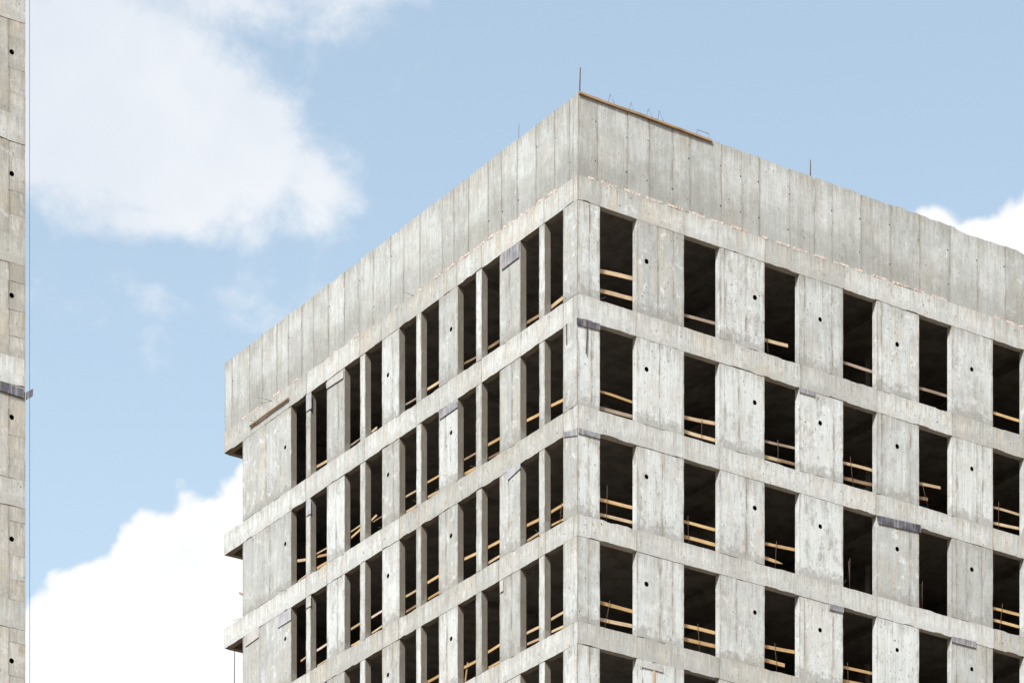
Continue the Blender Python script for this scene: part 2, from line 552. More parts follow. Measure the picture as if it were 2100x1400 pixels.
def board_mesh(name, L, w, t, seed, point=False):
    """sawn board: length x, thickness y, width z; slightly bowed, with worn ends"""
    bm = bmesh.new()
    n = 8
    rings = []
    for i in range(n + 1):
        f = i / n
        x = -L / 2 + L * f
        by = 0.010 * n3(f * 1.5, seed, 1.0) * min(1.5, L)
        bz = 0.012 * n3(f * 1.5, seed, 5.0) * min(1.5, L)
        hw, ht = w / 2 * (1 + 0.05 * n3(f * 4, seed, 2)), t / 2
        if point and f > 0.7:
            hw *= max(0.08, 1 - (f - 0.7) / 0.3 * 0.92)
        c = 0.12 * min(w, t)
        prof = [(-ht + c, -hw), (ht - c, -hw), (ht, -hw + c), (ht, hw - c), (ht - c, hw), (-ht + c, hw), (-ht, hw - c), (-ht, -hw + c)]
        sk = 0.012 * n3(seed, i, 7) if i in (0, n) else 0
        rings.append([bm.verts.new((x + sk * (k % 3 - 1), by + u, bz + v)) for k, (u, v) in enumerate(prof)])
    for a, b in zip(rings, rings[1:]):
        for k in range(8):
            bm.faces.new((a[k], a[(k + 1) % 8], b[(k + 1) % 8], b[k]))
    bm.faces.new(rings[0]); bm.faces.new(rings[-1])
    return finish(bm, name)

def rod_mesh(name, pts, r, seg=6):
    """round bar or wire through the points"""
    bm = bmesh.new()
    rings = []
    for i, p in enumerate(pts):
        t = (pts[min(i + 1, len(pts) - 1)] - pts[max(i - 1, 0)]).normalized()
        u = t.orthogonal().normalized()
        v = t.cross(u)
        rings.append([bm.verts.new(p + (u * math.cos(2 * math.pi * k / seg) + v * math.sin(2 * math.pi * k / seg)) * r) for k in range(seg)])
    for a, b in zip(rings, rings[1:]):
        for k in range(seg):
            bm.faces.new((a[k], a[(k + 1) % seg], b[(k + 1) % seg], b[k]))
    bm.faces.new(rings[0]); bm.faces.new(rings[-1])
    return finish(bm, name, True)

# ------------------------------------------------------------------ the block: its frame and its grid
PPM = 73.5                                                   # photo pixels per metre at the corner
ANG = math.atan2(0.5573, 0.8302)
dR = Vector((math.cos(ANG), math.sin(ANG), 0))               # along the right facade
dL = Vector((-math.sin(ANG), math.cos(ANG), 0))              # along the left facade
C0 = Vector(((1185.0 - CX) / PPM, F / PPM, 0))
MB = Matrix.Translation(C0) @ Matrix.Rotation(ANG, 4, 'Z')

def zc(y):                                                   # height of a photo row at the corner
    return EYE + (HOR - y) / PPM

def on(face, x, y, depth=0.0, c=None):
    """photo pixel -> (position along the facade, height) on the vertical plane `depth` inside it"""
    c = c or C0
    d = Vector(((x - CX) / F, 1.0, (HOR - y) / F))
    e = Vector((0, 0, EYE))
    nrm, along = (dL, dR) if face == 'R' else (dR, dL)
    t = (depth - (Vector((0, 0, 0)) - c).dot(nrm)) / Vector((d.x, d.y, 0)).dot(nrm)
    p = e + d * t
    return (p - c).dot(along), p.z

def loc(face, a, z, depth):
    return Vector((a, depth, z)) if face == 'R' else Vector((depth, a, z))

def aR(x): return on('R', x, 700)[0]
def aL(x): return on('L', x, 700)[0]

PER = 2.928
R_open = [(aR(a), aR(b)) for a, b in ((1230.2, 1306), (1402.7, 1475.9), (1568, 1639.3), (1729, 1798), (1884.8, 1951.8), (2036.3, 2100))]
while len(R_open) < 9:
    R_open.append((R_open[-1][0] + PER, R_open[-1][1] + PER))
R_END = R_open[-1][1] + 1.6
# left facade: (edge near the corner, edge away from it)
L_open = [(aL(a), aL(b)) for a, b in ((1155.4, 1117), (1105.4, 1067), (1024.5, 988), (976.3, 938.8), (900, 863.8),
                                     (853.6, 819), (783.4, 749), (738.4, 706.6), (670, 637), (627.7, 597.3))]
L_WALL = aL(497.9)                                           # end of the end wall
L_END = aL(460.0)                                            # end of the projecting beams
BELT = [(358, 408), (601.4, 651.4), (828.6, 876.6), (1052, 1097), (1272.4, 1318)]
BELT = [(zc(b), zc(a)) for a, b in BELT]                     # (underside, top)
while BELT[-1][0] > 4.0:
    BELT.append((BELT[-1][0] - 3.0, BELT[-1][1] - 3.0))
NV = 6                                                       # storeys built in full; the rest lie below the frame
Z_TOP = zc(188)
T = 0.2

ground = obj('ground', box_mesh('ground', ((-9000, -9000, -0.4), (9000, 9000, 0))), M['earth'])
tag(ground, kind='structure')

block = empty('concrete_building', MB, 'unfinished grey concrete block with rows of empty window openings', 'building')

# floors, back walls and the dark inside
for k in range(NV):
    zt = BELT[k][1] - 0.06
    bm = bmesh.new()
    add_box(bm, (T + 0.004, T + 0.004, zt - 0.2), (R_END - 0.2, L_WALL - 0.2, zt))
    for sx in (5.9, 11.7, 17.6):                             # down-stand beams under the slab
        add_box(bm, (sx, T + 0.01, zt - 0.42), (sx + 0.3, L_WALL - 0.21, zt - 0.203))
    add_box(bm, (T + 0.01, 6.2, zt - 0.38), (R_END - 0.3, 6.5, zt - 0.206))
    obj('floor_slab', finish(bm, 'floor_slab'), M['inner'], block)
    if k < NV - 1:
        zb = BELT[k + 1][1] - 0.055
        bm = bmesh.new()
        add_box(bm, (4.4, 8.2, zb), (R_END - 3.5, 8.4, zt - 0.43))
        add_box(bm, (7.2, 2.9, zb), (7.4, 8.19, zt - 0.43))
        add_box(bm, (13.2, 3.4, zb), (13.4, 8.19, zt - 0.43))
        add_box(bm, (4.4, 8.41, zb), (4.6, 15.0, zt - 0.43))
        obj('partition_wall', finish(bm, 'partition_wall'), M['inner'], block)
zb = BELT[NV - 1][1] - 0.3
obj('closed_back_wall', box_mesh('closed_back_wall', ((T + 0.003, L_WALL - 0.195, zb), (R_END - 0.195, L_WALL, BELT[0][1] - 0.01)),
                          ((R_END - 0.19, T + 0.003, zb), (R_END, L_WALL - 0.2, BELT[0][1] - 0.01))), M['inner'], block)  # unseen; built without openings to keep the inside dark

# ring beams, in the lengths they were cast
def cuts(lst, end, seed):
    r = random.Random(seed)
    c = [0.0]
    for a, b in lst:
        if r.random() < 0.62:
            c.append((a if r.random() < 0.5 else b) + r.uniform(-0.05, 0.05))
    c = [q for q in c if q < end - 0.7]
    c.append(end)
    return c

beam_front = {}
for k in range(NV):
    z0, z1 = BELT[k]
    cs = cuts(R_open, R_END, 50 + k)
    for i in range(len(cs) - 1):
        f = -0.004 - 0.005 * rng.random()
        slab('beam', M['beam'], block, 'R', cs[i] + (0.004 if i else 0.0), cs[i + 1] - 0.004, z0, z1, f, T,
             (0.006 if i else 0.0, 0.006, 0.028, 0.022), 0.11, 0.004)
    cs = cuts(L_open, L_END, 80 + k)
    for i in range(len(cs) - 1):
        f = -0.004 - 0.005 * rng.random()
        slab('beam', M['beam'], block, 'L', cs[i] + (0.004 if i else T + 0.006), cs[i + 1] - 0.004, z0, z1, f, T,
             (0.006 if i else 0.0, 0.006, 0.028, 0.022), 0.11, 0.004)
    # corner piece of the left face, returning to the right beam
    slab('beam', M['beam'], block, 'L', 0.0, T, z0, z1, -0.007, 0.006, (0.0, 0, 0.0, 0.0), 0.1, 0.002)
    # the beam that closes the projecting end, and the slab it carries
    obj('beam', box_mesh('beam', ((T + 0.002, L_END - T - 0.004, z0 + 0.003), (4.6, L_END - 0.006, z1 - 0.003))), M['beam'], block)
    obj('floor_slab', box_mesh('floor_slab', ((T + 0.004, L_WALL + 0.004, z1 - 0.28), (4.6, L_END - T - 0.008, z1 - 0.07))), M['inner'], block)

# piers between the openings
HOLE_R = {1: (1326, (536, 757, 977, 1197)), 2: (1548, (610, 825, 1041, 1255)), 3: (1682, (655, 867, 1079, 1291)),
          4: (1840, (706, 915, 1125, 1332)), 5: (1993, (757, 961, 1167, 1371))}
HOLE_L = {4: (925, (675, 887, 1098, 1309)), 6: (795.5, (769, 973, 1180, 1383)), 10: (585, (917, 1115, 1309))}
for k in range(NV - 1):
    z0, z1 = BELT[k + 1][1], BELT[k][0]
    def pier(face, a0, a1, hole=None, seam=None, thick=T, jt=0.010):
        f = rng.uniform(-0.004, 0.006)
        g0, g1 = z0 + 0.002, z1 - rng.choice((0.001, 0.003, 0.008))
        hl = None
        if hole and k < len(hole[1]):
            ha, hz = on(face, hole[0], hole[1][k])
            hl = (ha, hz, rng.uniform(0.066, 0.074))
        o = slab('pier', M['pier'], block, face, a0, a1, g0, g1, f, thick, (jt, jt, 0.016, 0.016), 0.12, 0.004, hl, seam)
        if hl:
            hole_dark(o, face, hl[0], hl[1], hl[2] * 1.10, f)
        return o
    # corner pier: two cast faces round one core
    aC, bC = R_open[0][0], L_open[0][0]
    fr, fl = rng.uniform(-0.004, 0.004), rng.uniform(-0.004, 0.004)
    slab('pier', M['pier'], block, 'R', fl, aC, z0 + 0.003, z1 - 0.006, fr, bC - fr, (0.004, 0.012, 0.014, 0.012), 0.1, 0.004, None, aC * rng.uniform(0.5, 0.65))
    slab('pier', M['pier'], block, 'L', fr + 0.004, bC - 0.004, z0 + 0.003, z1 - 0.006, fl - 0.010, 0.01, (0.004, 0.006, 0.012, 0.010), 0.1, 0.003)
    for i in range(len(R_open)):
        a0 = R_open[i][1]
        a1 = R_open[i + 1][0] if i + 1 < len(R_open) else R_END
        pier('R', a0, a1, HOLE_R.get(i + 1), [a0 + (a1 - a0) * q for q in ([rng.uniform(0.34, 0.62)] + ([0.12] if rng.random() < 0.5 else []) + ([rng.uniform(0.72, 0.85)] if rng.random() < 0.35 else []))])
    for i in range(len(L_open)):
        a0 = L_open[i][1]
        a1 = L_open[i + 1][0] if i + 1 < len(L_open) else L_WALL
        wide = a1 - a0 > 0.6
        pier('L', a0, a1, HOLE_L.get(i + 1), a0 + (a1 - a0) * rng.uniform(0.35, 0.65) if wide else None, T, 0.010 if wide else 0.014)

# lower storeys, below the frame
zlow = BELT[NV - 1][0]
bxs = []
for k in range(NV, len(BELT)):
    bxs.append(((0, 0, BELT[k][0]), (R_END, T, BELT[k][1])))
    bxs.append(((0, T + 0.002, BELT[k][0]), (T, L_WALL, BELT[k][1])))
for i in range(len(R_open)):
    a1 = R_open[i + 1][0] if i + 1 < len(R_open) else R_END
    bxs.append(((R_open[i][1], 0.02, 0), (a1, T + 0.02, zlow - 0.01)))
for i in range(len(L_open)):
    a1 = L_open[i + 1][0] if i + 1 < len(L_open) else L_WALL
    bxs.append(((0.02, L_open[i][1], 0), (T + 0.02, a1, zlow - 0.01)))
bxs.append(((0.02, 0.02, 0), (R_open[0][0], L_open[0][0], zlow - 0.01)))
bxs.append(((T + 0.5, 4.0, 0), (R_END, 4.3, zlow - 0.02)))
bxs.append(((T + 4.0, 4.4, 0), (T + 4.3, L_WALL, zlow - 0.02)))
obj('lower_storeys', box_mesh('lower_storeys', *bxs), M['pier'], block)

# parapet, panel by panel
PR = [1185, 1226, 1288, 1332, 1381, 1416, 1480, 1523, 1558, 1621, 1672, 1708, 1767, 1828, 1887, 1948, 2006, 2063, 2120]
PL = [1185, 1166, 1136, 1098, 1060, 1028, 1000, 960, 930, 906, 860, 827, 800, 764, 735, 705, 673, 642, 618, 590, 567, 537, 511, 475, 460]
zp0 = BELT[0][1]
pR = [aR(x) for x in PR]
while pR[-1] < R_END - 1.0:
    pR.append(pR[-1] + rng.uniform(0.7, 1.1))
pR.append(R_END)
pL = [aL(x) for x in PL]
pL[0] = 0.0; pR[0] = 0.0
def tie_hole_dot(parent, face, a, z, f):  # black dot in place of a small tie hole, its shade painted
    m = rod_mesh('tie_hole_dot', [loc(face, a, z, f - 0.001), loc(face, a, z, f + 0.03)], rng.uniform(0.016, 0.024), 8)
    obj('tie_hole_dot', m, M['hole_dark'], parent)
for i in range(len(pR) - 1):
    f = 0.022 + rng.uniform(-0.005, 0.005)
    o = slab('parapet_panel', M['parapet'], block, 'R', pR[i] + (0.003 if i else 0.018), pR[i + 1] - 0.003, zp0 + 0.008, Z_TOP + rng.uniform(-0.012, 0.012),
             f, T, (0.004, 0.004, 0.012, 0.06 if i > 4 else 0.015), 0.1, 0.004)
    if i < 19:
        a = pR[i + 1] + rng.uniform(-0.05, -0.03)
        for zz in (0.55, 1.62):
            if rng.random() < 0.85:
                tie_hole_dot(o, 'R', a + rng.uniform(-0.03, 0.02), zp0 + zz * rng.uniform(0.93, 1.07), f - 0.003)
for i in range(len(pL) - 1):
    f = 0.020 + rng.uniform(-0.005, 0.005)
    o = slab('parapet_panel', M['parapet'], block, 'L', pL[i] + (0.003 if i else 0.232), pL[i + 1] - 0.003, zp0 + 0.008, Z_TOP + rng.uniform(-0.012, 0.012) - 0.02,
             f, T, (0.004, 0.004, 0.012, 0.035), 0.1, 0.004)
    if rng.random() < 0.7:
        tie_hole_dot(o, 'L', pL[i + 1] - 0.05, zp0 + rng.choice((0.55, 1.6)) * rng.uniform(0.93, 1.07), f - 0.003)
obj('parapet_panel', box_mesh('parapet_panel', ((T + 0.03, L_END - T - 0.02, zp0 + 0.01), (R_END, L_END - 0.02, Z_TOP - 0.05))), M['parapet'], block)

# broken bricks in the joint under the parapet
def brick(face, a0, a1):
    n = 2 if a1 - a0 > 0.38 else 1
    for q in range(n):
        b0 = a0 + (a1 - a0) * q / n + 0.006
        b1 = a0 + (a1 - a0) * (q + 1) / n - 0.006
        hgt = rng.uniform(0.055, 0.085)
        bm = bmesh.new()
        nn = 5
        d0 = -0.006 - rng.uniform(0, 0.012)
        ring = []
        for i in range(nn + 1):
            a = b0 + (b1 - b0) * i / nn
            tz = hgt * rng.uniform(0.72, 1.05)
            ring.append([bm.verts.new(loc(face, a, zp0 - 0.006, d0 + rng.uniform(0, 0.008))),
                         bm.verts.new(loc(face, a + rng.uniform(-0.008, 0.008), zp0 + tz, d0 + rng.uniform(0, 0.016))),
                         bm.verts.new(loc(face, a, zp0 + tz, 0.10)), bm.verts.new(loc(face, a, zp0 - 0.006, 0.10))])
        for u, v in zip(ring, ring[1:]):
            for j in range(4):
                bm.faces.new((u[j], u[(j + 1) % 4], v[(j + 1) % 4], v[j]))
        bm.faces.new(ring[0]); bm.faces.new(ring[-1])
        obj('brick', finish(bm, 'brick'), M['brick'], block)
for x0, x1 in ((1207, 1220), (1233, 1265), (1281, 1313), (1324, 1358), (1369, 1401), (1414, 1446), (1456, 1490), (1500, 1532), (1564, 1574),
               (1593, 1619), (1627, 1658), (1669, 1700), (1710, 1740), (1752, 1769), (1791, 1822), (1831, 1862), (1876, 1902), (1912, 1942), (2040, 2056), (2064, 2099)):
    brick('R', aR(x0), aR(x1))
for x0, x1 in ((1141, 1124), (1117, 1100), (1085, 1063), (1055, 1031), (1025, 1001), (993, 970), (964, 943), (935, 912), (902, 890), (866, 856), (815, 808),
               (736, 718), (690, 684), (612, 600), (575, 560), (530, 512), (505, 496)):
    brick('L', aL(x0), aL(x1))

# ends of tie wire and bent bars left at the joints
def wire(parent, pts, r=0.006, name='tie_wire', mat=None):
    return obj(name, rod_mesh(name, pts, r, 5), mat or M['wire'], parent)
def wire_px(face, pp, depth0=-0.01, depth1=-0.10, r=0.006):
    n = len(pp)
    out = []
    for i, (x, y) in enumerate(pp):
        dpt = depth0 + (depth1 - depth0) * i / max(1, n - 1)
        a, z = on(face, x, y, dpt)
        out.append(loc(face, a, z, dpt))
    return wire(block, out, r)
for f, pp in (('L', ((848, 606), (838, 602), (831, 600))), ('L', ((558, 822), (545, 818), (529, 814))), ('L', ((530, 866), (522, 864), (513, 862))),
              ('L', ((783, 1081), (775, 1081))), ('L', ((704, 1136), (698, 1128))), ('L', ((976, 957), (964, 955))), ('L', ((1104, 1093), (1098, 1086))),
              ('L', ((901, 1003), (893, 1003))), ('L', ((853, 1028), (846, 1025))), ('L', ((1154, 1058), (1148, 1056), (1149, 1049))),
              ('L', ((588, 1210), (570, 1211))), ('L', ((1162, 612), (1150, 607))), ('R', ((1231, 614), (1242, 609))),
              ('R', ((1730, 1196), (1735, 1189))), ('R', ((1567, 945), (1571, 938))), ('R', ((1886, 1026), (1890, 1021))), ('R', ((1296, 1077), (1290, 1074)))):
    wire_px(f, pp)

# ------------------------------------------------------------------ guard boards in the openings
ORD = ['nearest', 'second', 'third', 'fourth', 'fifth', 'sixth', 'seventh', 'eighth', 'ninth', 'tenth']
ROW = ['top', 'second', 'third', 'fourth']
NUM = {1: 'one', 2: 'two', 3: 'three'}
TONE = {'o': 'orange pine', 't': 'tan pine', 'b': 'brown', 'g': 'weathered grey', 'p': 'pale', 'r': 'brown'}
DB = 0.245                                                   # how far inside the facade the boards hang

def guard(face, row, colu, boards, rods=()):
    """boards: (x0, y0, x1, y1, thickness px, tone, flags); rods: (x0, y0, x1, y1)"""
    ops = R_open if face == 'R' else L_open
    o0, o1 = ops[colu]
    base = MB @ Matrix.Translation(loc(face, (o0 + o1) / 2, BELT[row + 1][1], DB))
    side = 'right' if face == 'R' else 'left'
    where = ('opening nearest the corner' if colu == 0 else ORD[colu] + ' opening from the corner') + ', ' + ROW[row] + ' row, ' + side + ' facade'
    if boards:
        tones = [b[5] for b in boards]
        tn = TONE[tones[0]] if len(set(tones)) == 1 else 'pine'
        lab = '%s %s guard board%s across the %s' % (NUM[len(boards)], tn, 's' if len(boards) > 1 else '', where)
        g = empty('guard_rail', base, lab, 'guard rail', 'guard boards in the window openings')
    else:
        lab = 'bare steel rods without boards in the %s' % where
        g = empty('rebar_post', base, lab, 'rebar', 'guard posts in the window openings')
    for bi, b in enumerate(boards):
        x0, y0, x1, y1, th, tone = b[:6]
        fl = b[6] if len(b) > 6 else ''
        a0, z0 = on(face, x0, y0, DB)
        a1, z1 = on(face, x1, y1, DB)
        dz = (z1 - z0) / (a1 - a0)
        lo, hi = (0.22, 0.22)
        if 'e' in fl:                                        # ends in view, at the far (second) point
            hi = 0
        if 's' in fl:
            lo = 0
        s = 1 if a1 > a0 else -1
        a0, z0, a1, z1 = a0 - s * lo, z0 - s * lo * dz, a1 + s * hi, z1 + s * hi * dz
        dd = DB + 0.028 * (bi % 2) + rng.uniform(0, 0.01)
        p = MB @ loc(face, a0, z0, dd)
        q = MB @ loc(face, a1, z1, dd)
        w = th / PPM * 1.06
        me = board_mesh('board', (q - p).length, w, rng.uniform(0.024, 0.03), rng.uniform(0, 90), 'x' in fl)
        obj('board', me, WOOD[tone], g, frame(p, q, Vector((0, 0, 1))))
    for x0, y0, x1, y1 in rods:
        dr = DB - 0.05
        a0, z0 = on(face, x0, y0, dr)
        a1, z1 = on(face, x1, y1, dr)
        p, q = loc(face, a0, z0, dr), loc(face, a1, z1, dr)
        q = q + (q - p).normalized() * 0.12
        mid = (p + q) / 2 + Vector((rng.uniform(-0.01, 0.01), rng.uniform(-0.01, 0.01), 0))
        o = obj('steel_rod', rod_mesh('steel_rod', [p, mid, q], 0.008, 6), M['rebar'], g, MB)
    return g

RG = {
 (0, 0): ([(1230.6, 555.7, 1295.7, 570, 8, 't'), (1230.6, 595.7, 1295.7, 611.4, 8, 't')], []),
 (0, 1): ([(1403, 646.3, 1466, 663, 6, 'g')], []),
 (0, 2): ([(1569, 697, 1615.7, 708.6, 7, 't', 'e')], [(1574, 694, 1575.5, 724)]),
 (0, 3): ([(1730.6, 743.3, 1786, 761, 6, 'g')], []),
 (0, 4): ([(1883.4, 795.5, 1941, 812, 6, 'g')], []),
 (0, 5): ([(2036, 846.5, 2089, 862, 6, 'o')], []),
 (1, 0): ([(1230.6, 803, 1296.6, 823.7, 5, 'o'), (1230.6, 835.7, 1296.6, 853, 7, 'g')], []),
 (1, 1): ([(1403, 855, 1465, 868.6, 7, 't'), (1403, 882, 1465, 902, 7, 't')], [(1439.4, 857, 1439.4, 898)]),
 (1, 2): ([(1568, 903.4, 1630, 919.4, 5, 'g'), (1568.6, 935.7, 1604, 944, 7, 't', 'e'), (1600, 944, 1630, 952, 6, 'b', 's')], [(1595, 902, 1595, 943)]),
 (1, 3): ([(1729, 948, 1787, 963, 6, 't'), (1729, 979, 1787, 992, 7, 'b')], [(1743.6, 936, 1748.8, 992)]),
 (1, 4): ([(1885, 990.7, 1928.6, 1000, 6, 't', 'e'), (1885, 1019, 1903.6, 1023, 7, 'b', 'e')], [(1890.5, 987, 1902, 1036)]),
 (1, 5): ([(2036, 1039.5, 2091, 1055.5, 5, 't'), (2036, 1070.5, 2091, 1082, 6, 't')], [(2048, 1028, 2047.5, 1078)]),
 (2, 0): ([(1230, 1023.8, 1296, 1040.7, 6.5, 'o'), (1230, 1054, 1296, 1069, 6, 't')], [(1245.4, 996, 1243.6, 1064)]),
 (2, 1): ([(1402.3, 1069.6, 1465.7, 1086, 6, 'o'), (1402, 1099, 1466, 1115.5, 7, 'o')], [(1410.7, 1058, 1412.7, 1110)]),
 (2, 2): ([(1568.8, 1114.3, 1628, 1127, 6, 'o'), (1568.8, 1142.3, 1606, 1154.8, 6.5, 'o', 'ex')], [(1592.5, 1109, 1590, 1159)]),
 (2, 3): ([], [(1743, 1144, 1742.5, 1199), (1740, 1150, 1742.5, 1199)]),
 (2, 4): ([], [(1891.7, 1191, 1891.7, 1240), (1889, 1196, 1888.5, 1238)]),
 (2, 5): ([(2036, 1246.7, 2090.5, 1260, 6, 'o'), (2036, 1269.5, 2090.5, 1283.8, 6, 'o')], [(2056, 1236.7, 2050.7, 1285.5)]),
 (3, 0): ([(1228.8, 1234, 1296, 1253, 7, 'o'), (1228.8, 1268, 1296, 1282.6, 7, 't')], [(1250.7, 1230.7, 1241, 1283)]),
 (3, 1): ([(1402, 1282, 1465, 1297.4, 7, 'o'), (1402, 1308, 1465, 1323, 7.5, 'o')], [(1431, 1278, 1434.5, 1334)]),
 (3, 2): ([(1568.6, 1324.8, 1628.6, 1336, 7, 'o'), (1568.6, 1352, 1609.8, 1363, 7.5, 'o', 'e')], [(1588.8, 1317.6, 1592.4, 1372.4)]),
 (3, 3): ([(1728.6, 1366.4, 1787, 1379.5, 6, 'o'), (1728.6, 1394, 1787, 1407, 7, 'o')], [(1738, 1358, 1740, 1410)]),
}
for (r, c), (b, ro) in RG.items():
    guard('R', r, c, b, ro)

# left openings, boards given from the far (left) side to the near side
LG = {
 (0, 0): [(1128.8, 631.2, 1155, 610, 8, 't')],
 (0, 1): [(1078.7, 663, 1103.8, 647.6, 6, 'b')],
 (0, 2): [(998.7, 714.4, 1024.7, 699, 6, 'b')],
 (0, 3): [(951.4, 745.8, 974.5, 733.3, 4, 'b')],
 (0, 4): [(876.8, 798, 900.3, 783.4, 6, 't')],
 (0, 5): [(831.8, 829.7, 852, 818, 4, 'g')],
 (0, 6): [(760.2, 886.4, 772.7, 876.7, 5, 't', 'e')],
 (0, 7): [(717.7, 914.3, 737, 900.8, 4, 'g')],
 (0, 8): [(651.2, 956.3, 669.5, 946, 6, 't')],
 (1, 0): [(1130, 832, 1155, 820, 6, 'o')],
 (1, 1): [(1078.7, 862.5, 1104.3, 850, 6, 'o')],
 (1, 2): [(998.7, 913.6, 1024.7, 899, 6, 'o'), (1000, 939, 1024, 927, 5, 'b')],
 (1, 3): [(951, 942.5, 976, 929, 4, 'b'), (951, 971, 976.8, 956.8, 6, 'o')],
 (1, 4): [(875.7, 989.5, 900.4, 975, 4.5, 'o'), (875.4, 1019.8, 901, 1005.5, 6, 't')],
 (1, 5): [(831.6, 1019, 853, 1006, 4, 't'), (832.5, 1048.4, 854, 1036, 5, 't')],
 (1, 6): [(760.7, 1067, 772.3, 1056.4, 5, 't', 'e'), (763.4, 1069.8, 781.8, 1057.9, 2.5, 'b', 's')],
 (1, 7): [(718.8, 1090, 738.4, 1077, 3.5, 't'), (717.9, 1102.9, 738.4, 1084, 5, 'o')],
 (1, 8): [(649, 1135.9, 670.5, 1123.4, 3, 't'), (649, 1140.4, 670.5, 1135.9, 5, 'o'), (649, 1165.4, 671.4, 1152, 6, 'o')],
 (1, 9): [(609, 1149.3, 627.7, 1146.6, 6, 't'), (610.7, 1190, 627.7, 1177, 3, 't')],
 (2, 0): [(1128, 1050.5, 1155.4, 1034, 6, 'o'), (1128, 1077.3, 1155.4, 1063, 4, 'o')],
 (2, 1): [(1078.6, 1078, 1104.5, 1064.8, 6, 'o'), (1078.6, 1109.5, 1104.5, 1091.6, 5, 't')],
 (2, 2): [(1000, 1122.9, 1024.6, 1109.5, 6, 'o'), (999, 1155, 1025, 1138, 5, 't')],
 (2, 3): [(952.5, 1145.7, 975.7, 1134.6, 6, 'o', 's')],
 (2, 4): [(876, 1194.6, 899, 1181, 6, 'o'), (876, 1227.5, 899, 1213.6, 5, 'o')],
 (2, 5): [(831.4, 1223, 853.6, 1210, 5, 't'), (832, 1253.6, 853.6, 1240, 5, 'b')],
 (2, 6): [(760.2, 1266, 783.3, 1252.5, 5, 'p'), (759, 1298.8, 782.3, 1282.4, 4, 't')],
 (2, 7): [(719.7, 1289, 737, 1278.5, 5, 't'), (716.8, 1323.8, 738, 1312, 4, 'o')],
 (2, 8): [(649.3, 1333.5, 670.5, 1320, 5, 'p'), (649.3, 1364.3, 669.5, 1351.8, 4, 't')],
 (2, 9): [(617.4, 1354.7, 627.5, 1347, 4, 't', 's')],
 (3, 0): [(1127.9, 1271, 1156, 1254.6, 5.5, 't'), (1127.9, 1295.7, 1156, 1282, 5, 't')],
 (3, 1): [(1076.8, 1300, 1104, 1285.7, 5.5, 't'), (1078.6, 1320.7, 1104, 1309, 5, 't')],
 (3, 2): [(998, 1337.5, 1024, 1322.5, 5.5, 'o'), (998, 1369.6, 1024, 1355.4, 5, 'o')],
 (3, 3): [(951.8, 1367.9, 975.7, 1355.4, 6, 'o'), (952, 1396, 957.5, 1357, 4, 'o', 'es')],
 (3, 4): [(876, 1398, 899, 1385.7, 6, 'o')],
}
for (r, c), b in LG.items():
    ro = [(1152, 1030, 1149, 1065)] if (r, c) == (2, 0) else []
    guard('L', r, c, b, ro)

# ------------------------------------------------------------------ plywood left on the facades
def panel(face, quad, look_, label, out=0.016, thick=0.014):
    """quad: photo pixels, upper left, upper right, lower right, lower left"""
    d0 = -out - thick
    P = [on(face, x, y, d0) for x, y in quad]
    a = sum(p[0] for p in P) / 4
    z = sum(p[1] for p in P) / 4
    bm = bmesh.new()
    rows = []
    n = 6
    for fr_ in (0, 1):
        d = d0 + thick * fr_
        ring = []
        for e in range(4):
            (u0, v0), (u1, v1) = P[e], P[(e + 1) % 4]
            for i in range(n):
                t = i / n
                j = 0.006 if 0 < i < n else 0
                ring.append(bm.verts.new(loc(face, u0 + (u1 - u0) * t - a + j * n3(t * 9, e, a), v0 + (v1 - v0) * t - z + j * n3(t * 9, e + 5, a), d)))
        rows.append(ring)
    bm.faces.new(rows[0]); bm.faces.new(rows[1])
    L = len(rows[0])
    for k in range(L):
        bm.faces.new((rows[0][k], rows[0][(k + 1) % L], rows[1][(k + 1) % L], rows[1][k]))
    o = obj('plywood_panel', finish(bm, 'plywood_panel'), PLY[look_], None, MB @ Matrix.Translation(loc(face, a, z, 0)))
    return tag(o, label, 'plywood', 'formwork plywood left on the facades')

panel('L', ((1027.2, 520.3), (1063.8, 496.2), (1063.8, 527), (1028.5, 553)), 'grey', 'large dark grey plywood sheet below top beam, left facade near the corner')
panel('R', ((1183.5, 651.5), (1231, 664), (1231, 677), (1183.5, 665.5)), 'dark', 'blackish plywood strip on the corner pier under the second beam')
panel('R', ((1186, 877.5), (1231, 889), (1231, 899), (1186, 887.5)), 'grey', 'thin grey plywood strip on corner pier, third beam, right face')
panel('L', ((1156, 885.5), (1183.5, 879.5), (1183.5, 892.5), (1156, 896)), 'grey', 'grey plywood strip on corner pier, third beam, left face')
panel('L', ((900, 844), (936, 822), (937.5, 834.5), (901, 859.6)), 'grey', 'streaked grey plywood strip under second beam, middle of left facade')
panel('L', ((668.5, 785), (703.3, 759), (703.3, 774.5), (669.5, 796.7)), 'crust', 'pale plywood strip under top beam, far end of left facade')
panel('L', ((627.8, 811), (638, 803.8), (638, 837), (627.8, 843)), 'pale', 'bluish plywood piece on top-row thin post, left end of left facade')
panel('L', ((627.5, 1029), (637, 1023.4), (637, 1052), (627.5, 1058.5)), 'pale', 'bluish plywood piece on second-row thin post, left end of left facade')
panel('L', ((627.5, 1225), (637, 1219), (637, 1241), (627.5, 1246.7)), 'crust', 'cement-grey plywood piece on third-row thin post, left end of left facade')
panel('L', ((573, 1261), (596.5, 1246.5), (596.5, 1270), (569, 1287)), 'pale', 'slanted bluish plywood piece beside the lowest left openings, end wall')
panel('L', ((501.7, 1303.6), (530.6, 1284), (530.6, 1305.5), (502.7, 1325)), 'crust', 'cement-coloured plywood square at the outer edge of the end wall')
panel('R', ((1640, 794), (1671.6, 803), (1671.6, 812.6), (1640, 803.6)), 'grey', 'short grey plywood strip on third wide pier, second row, right facade')
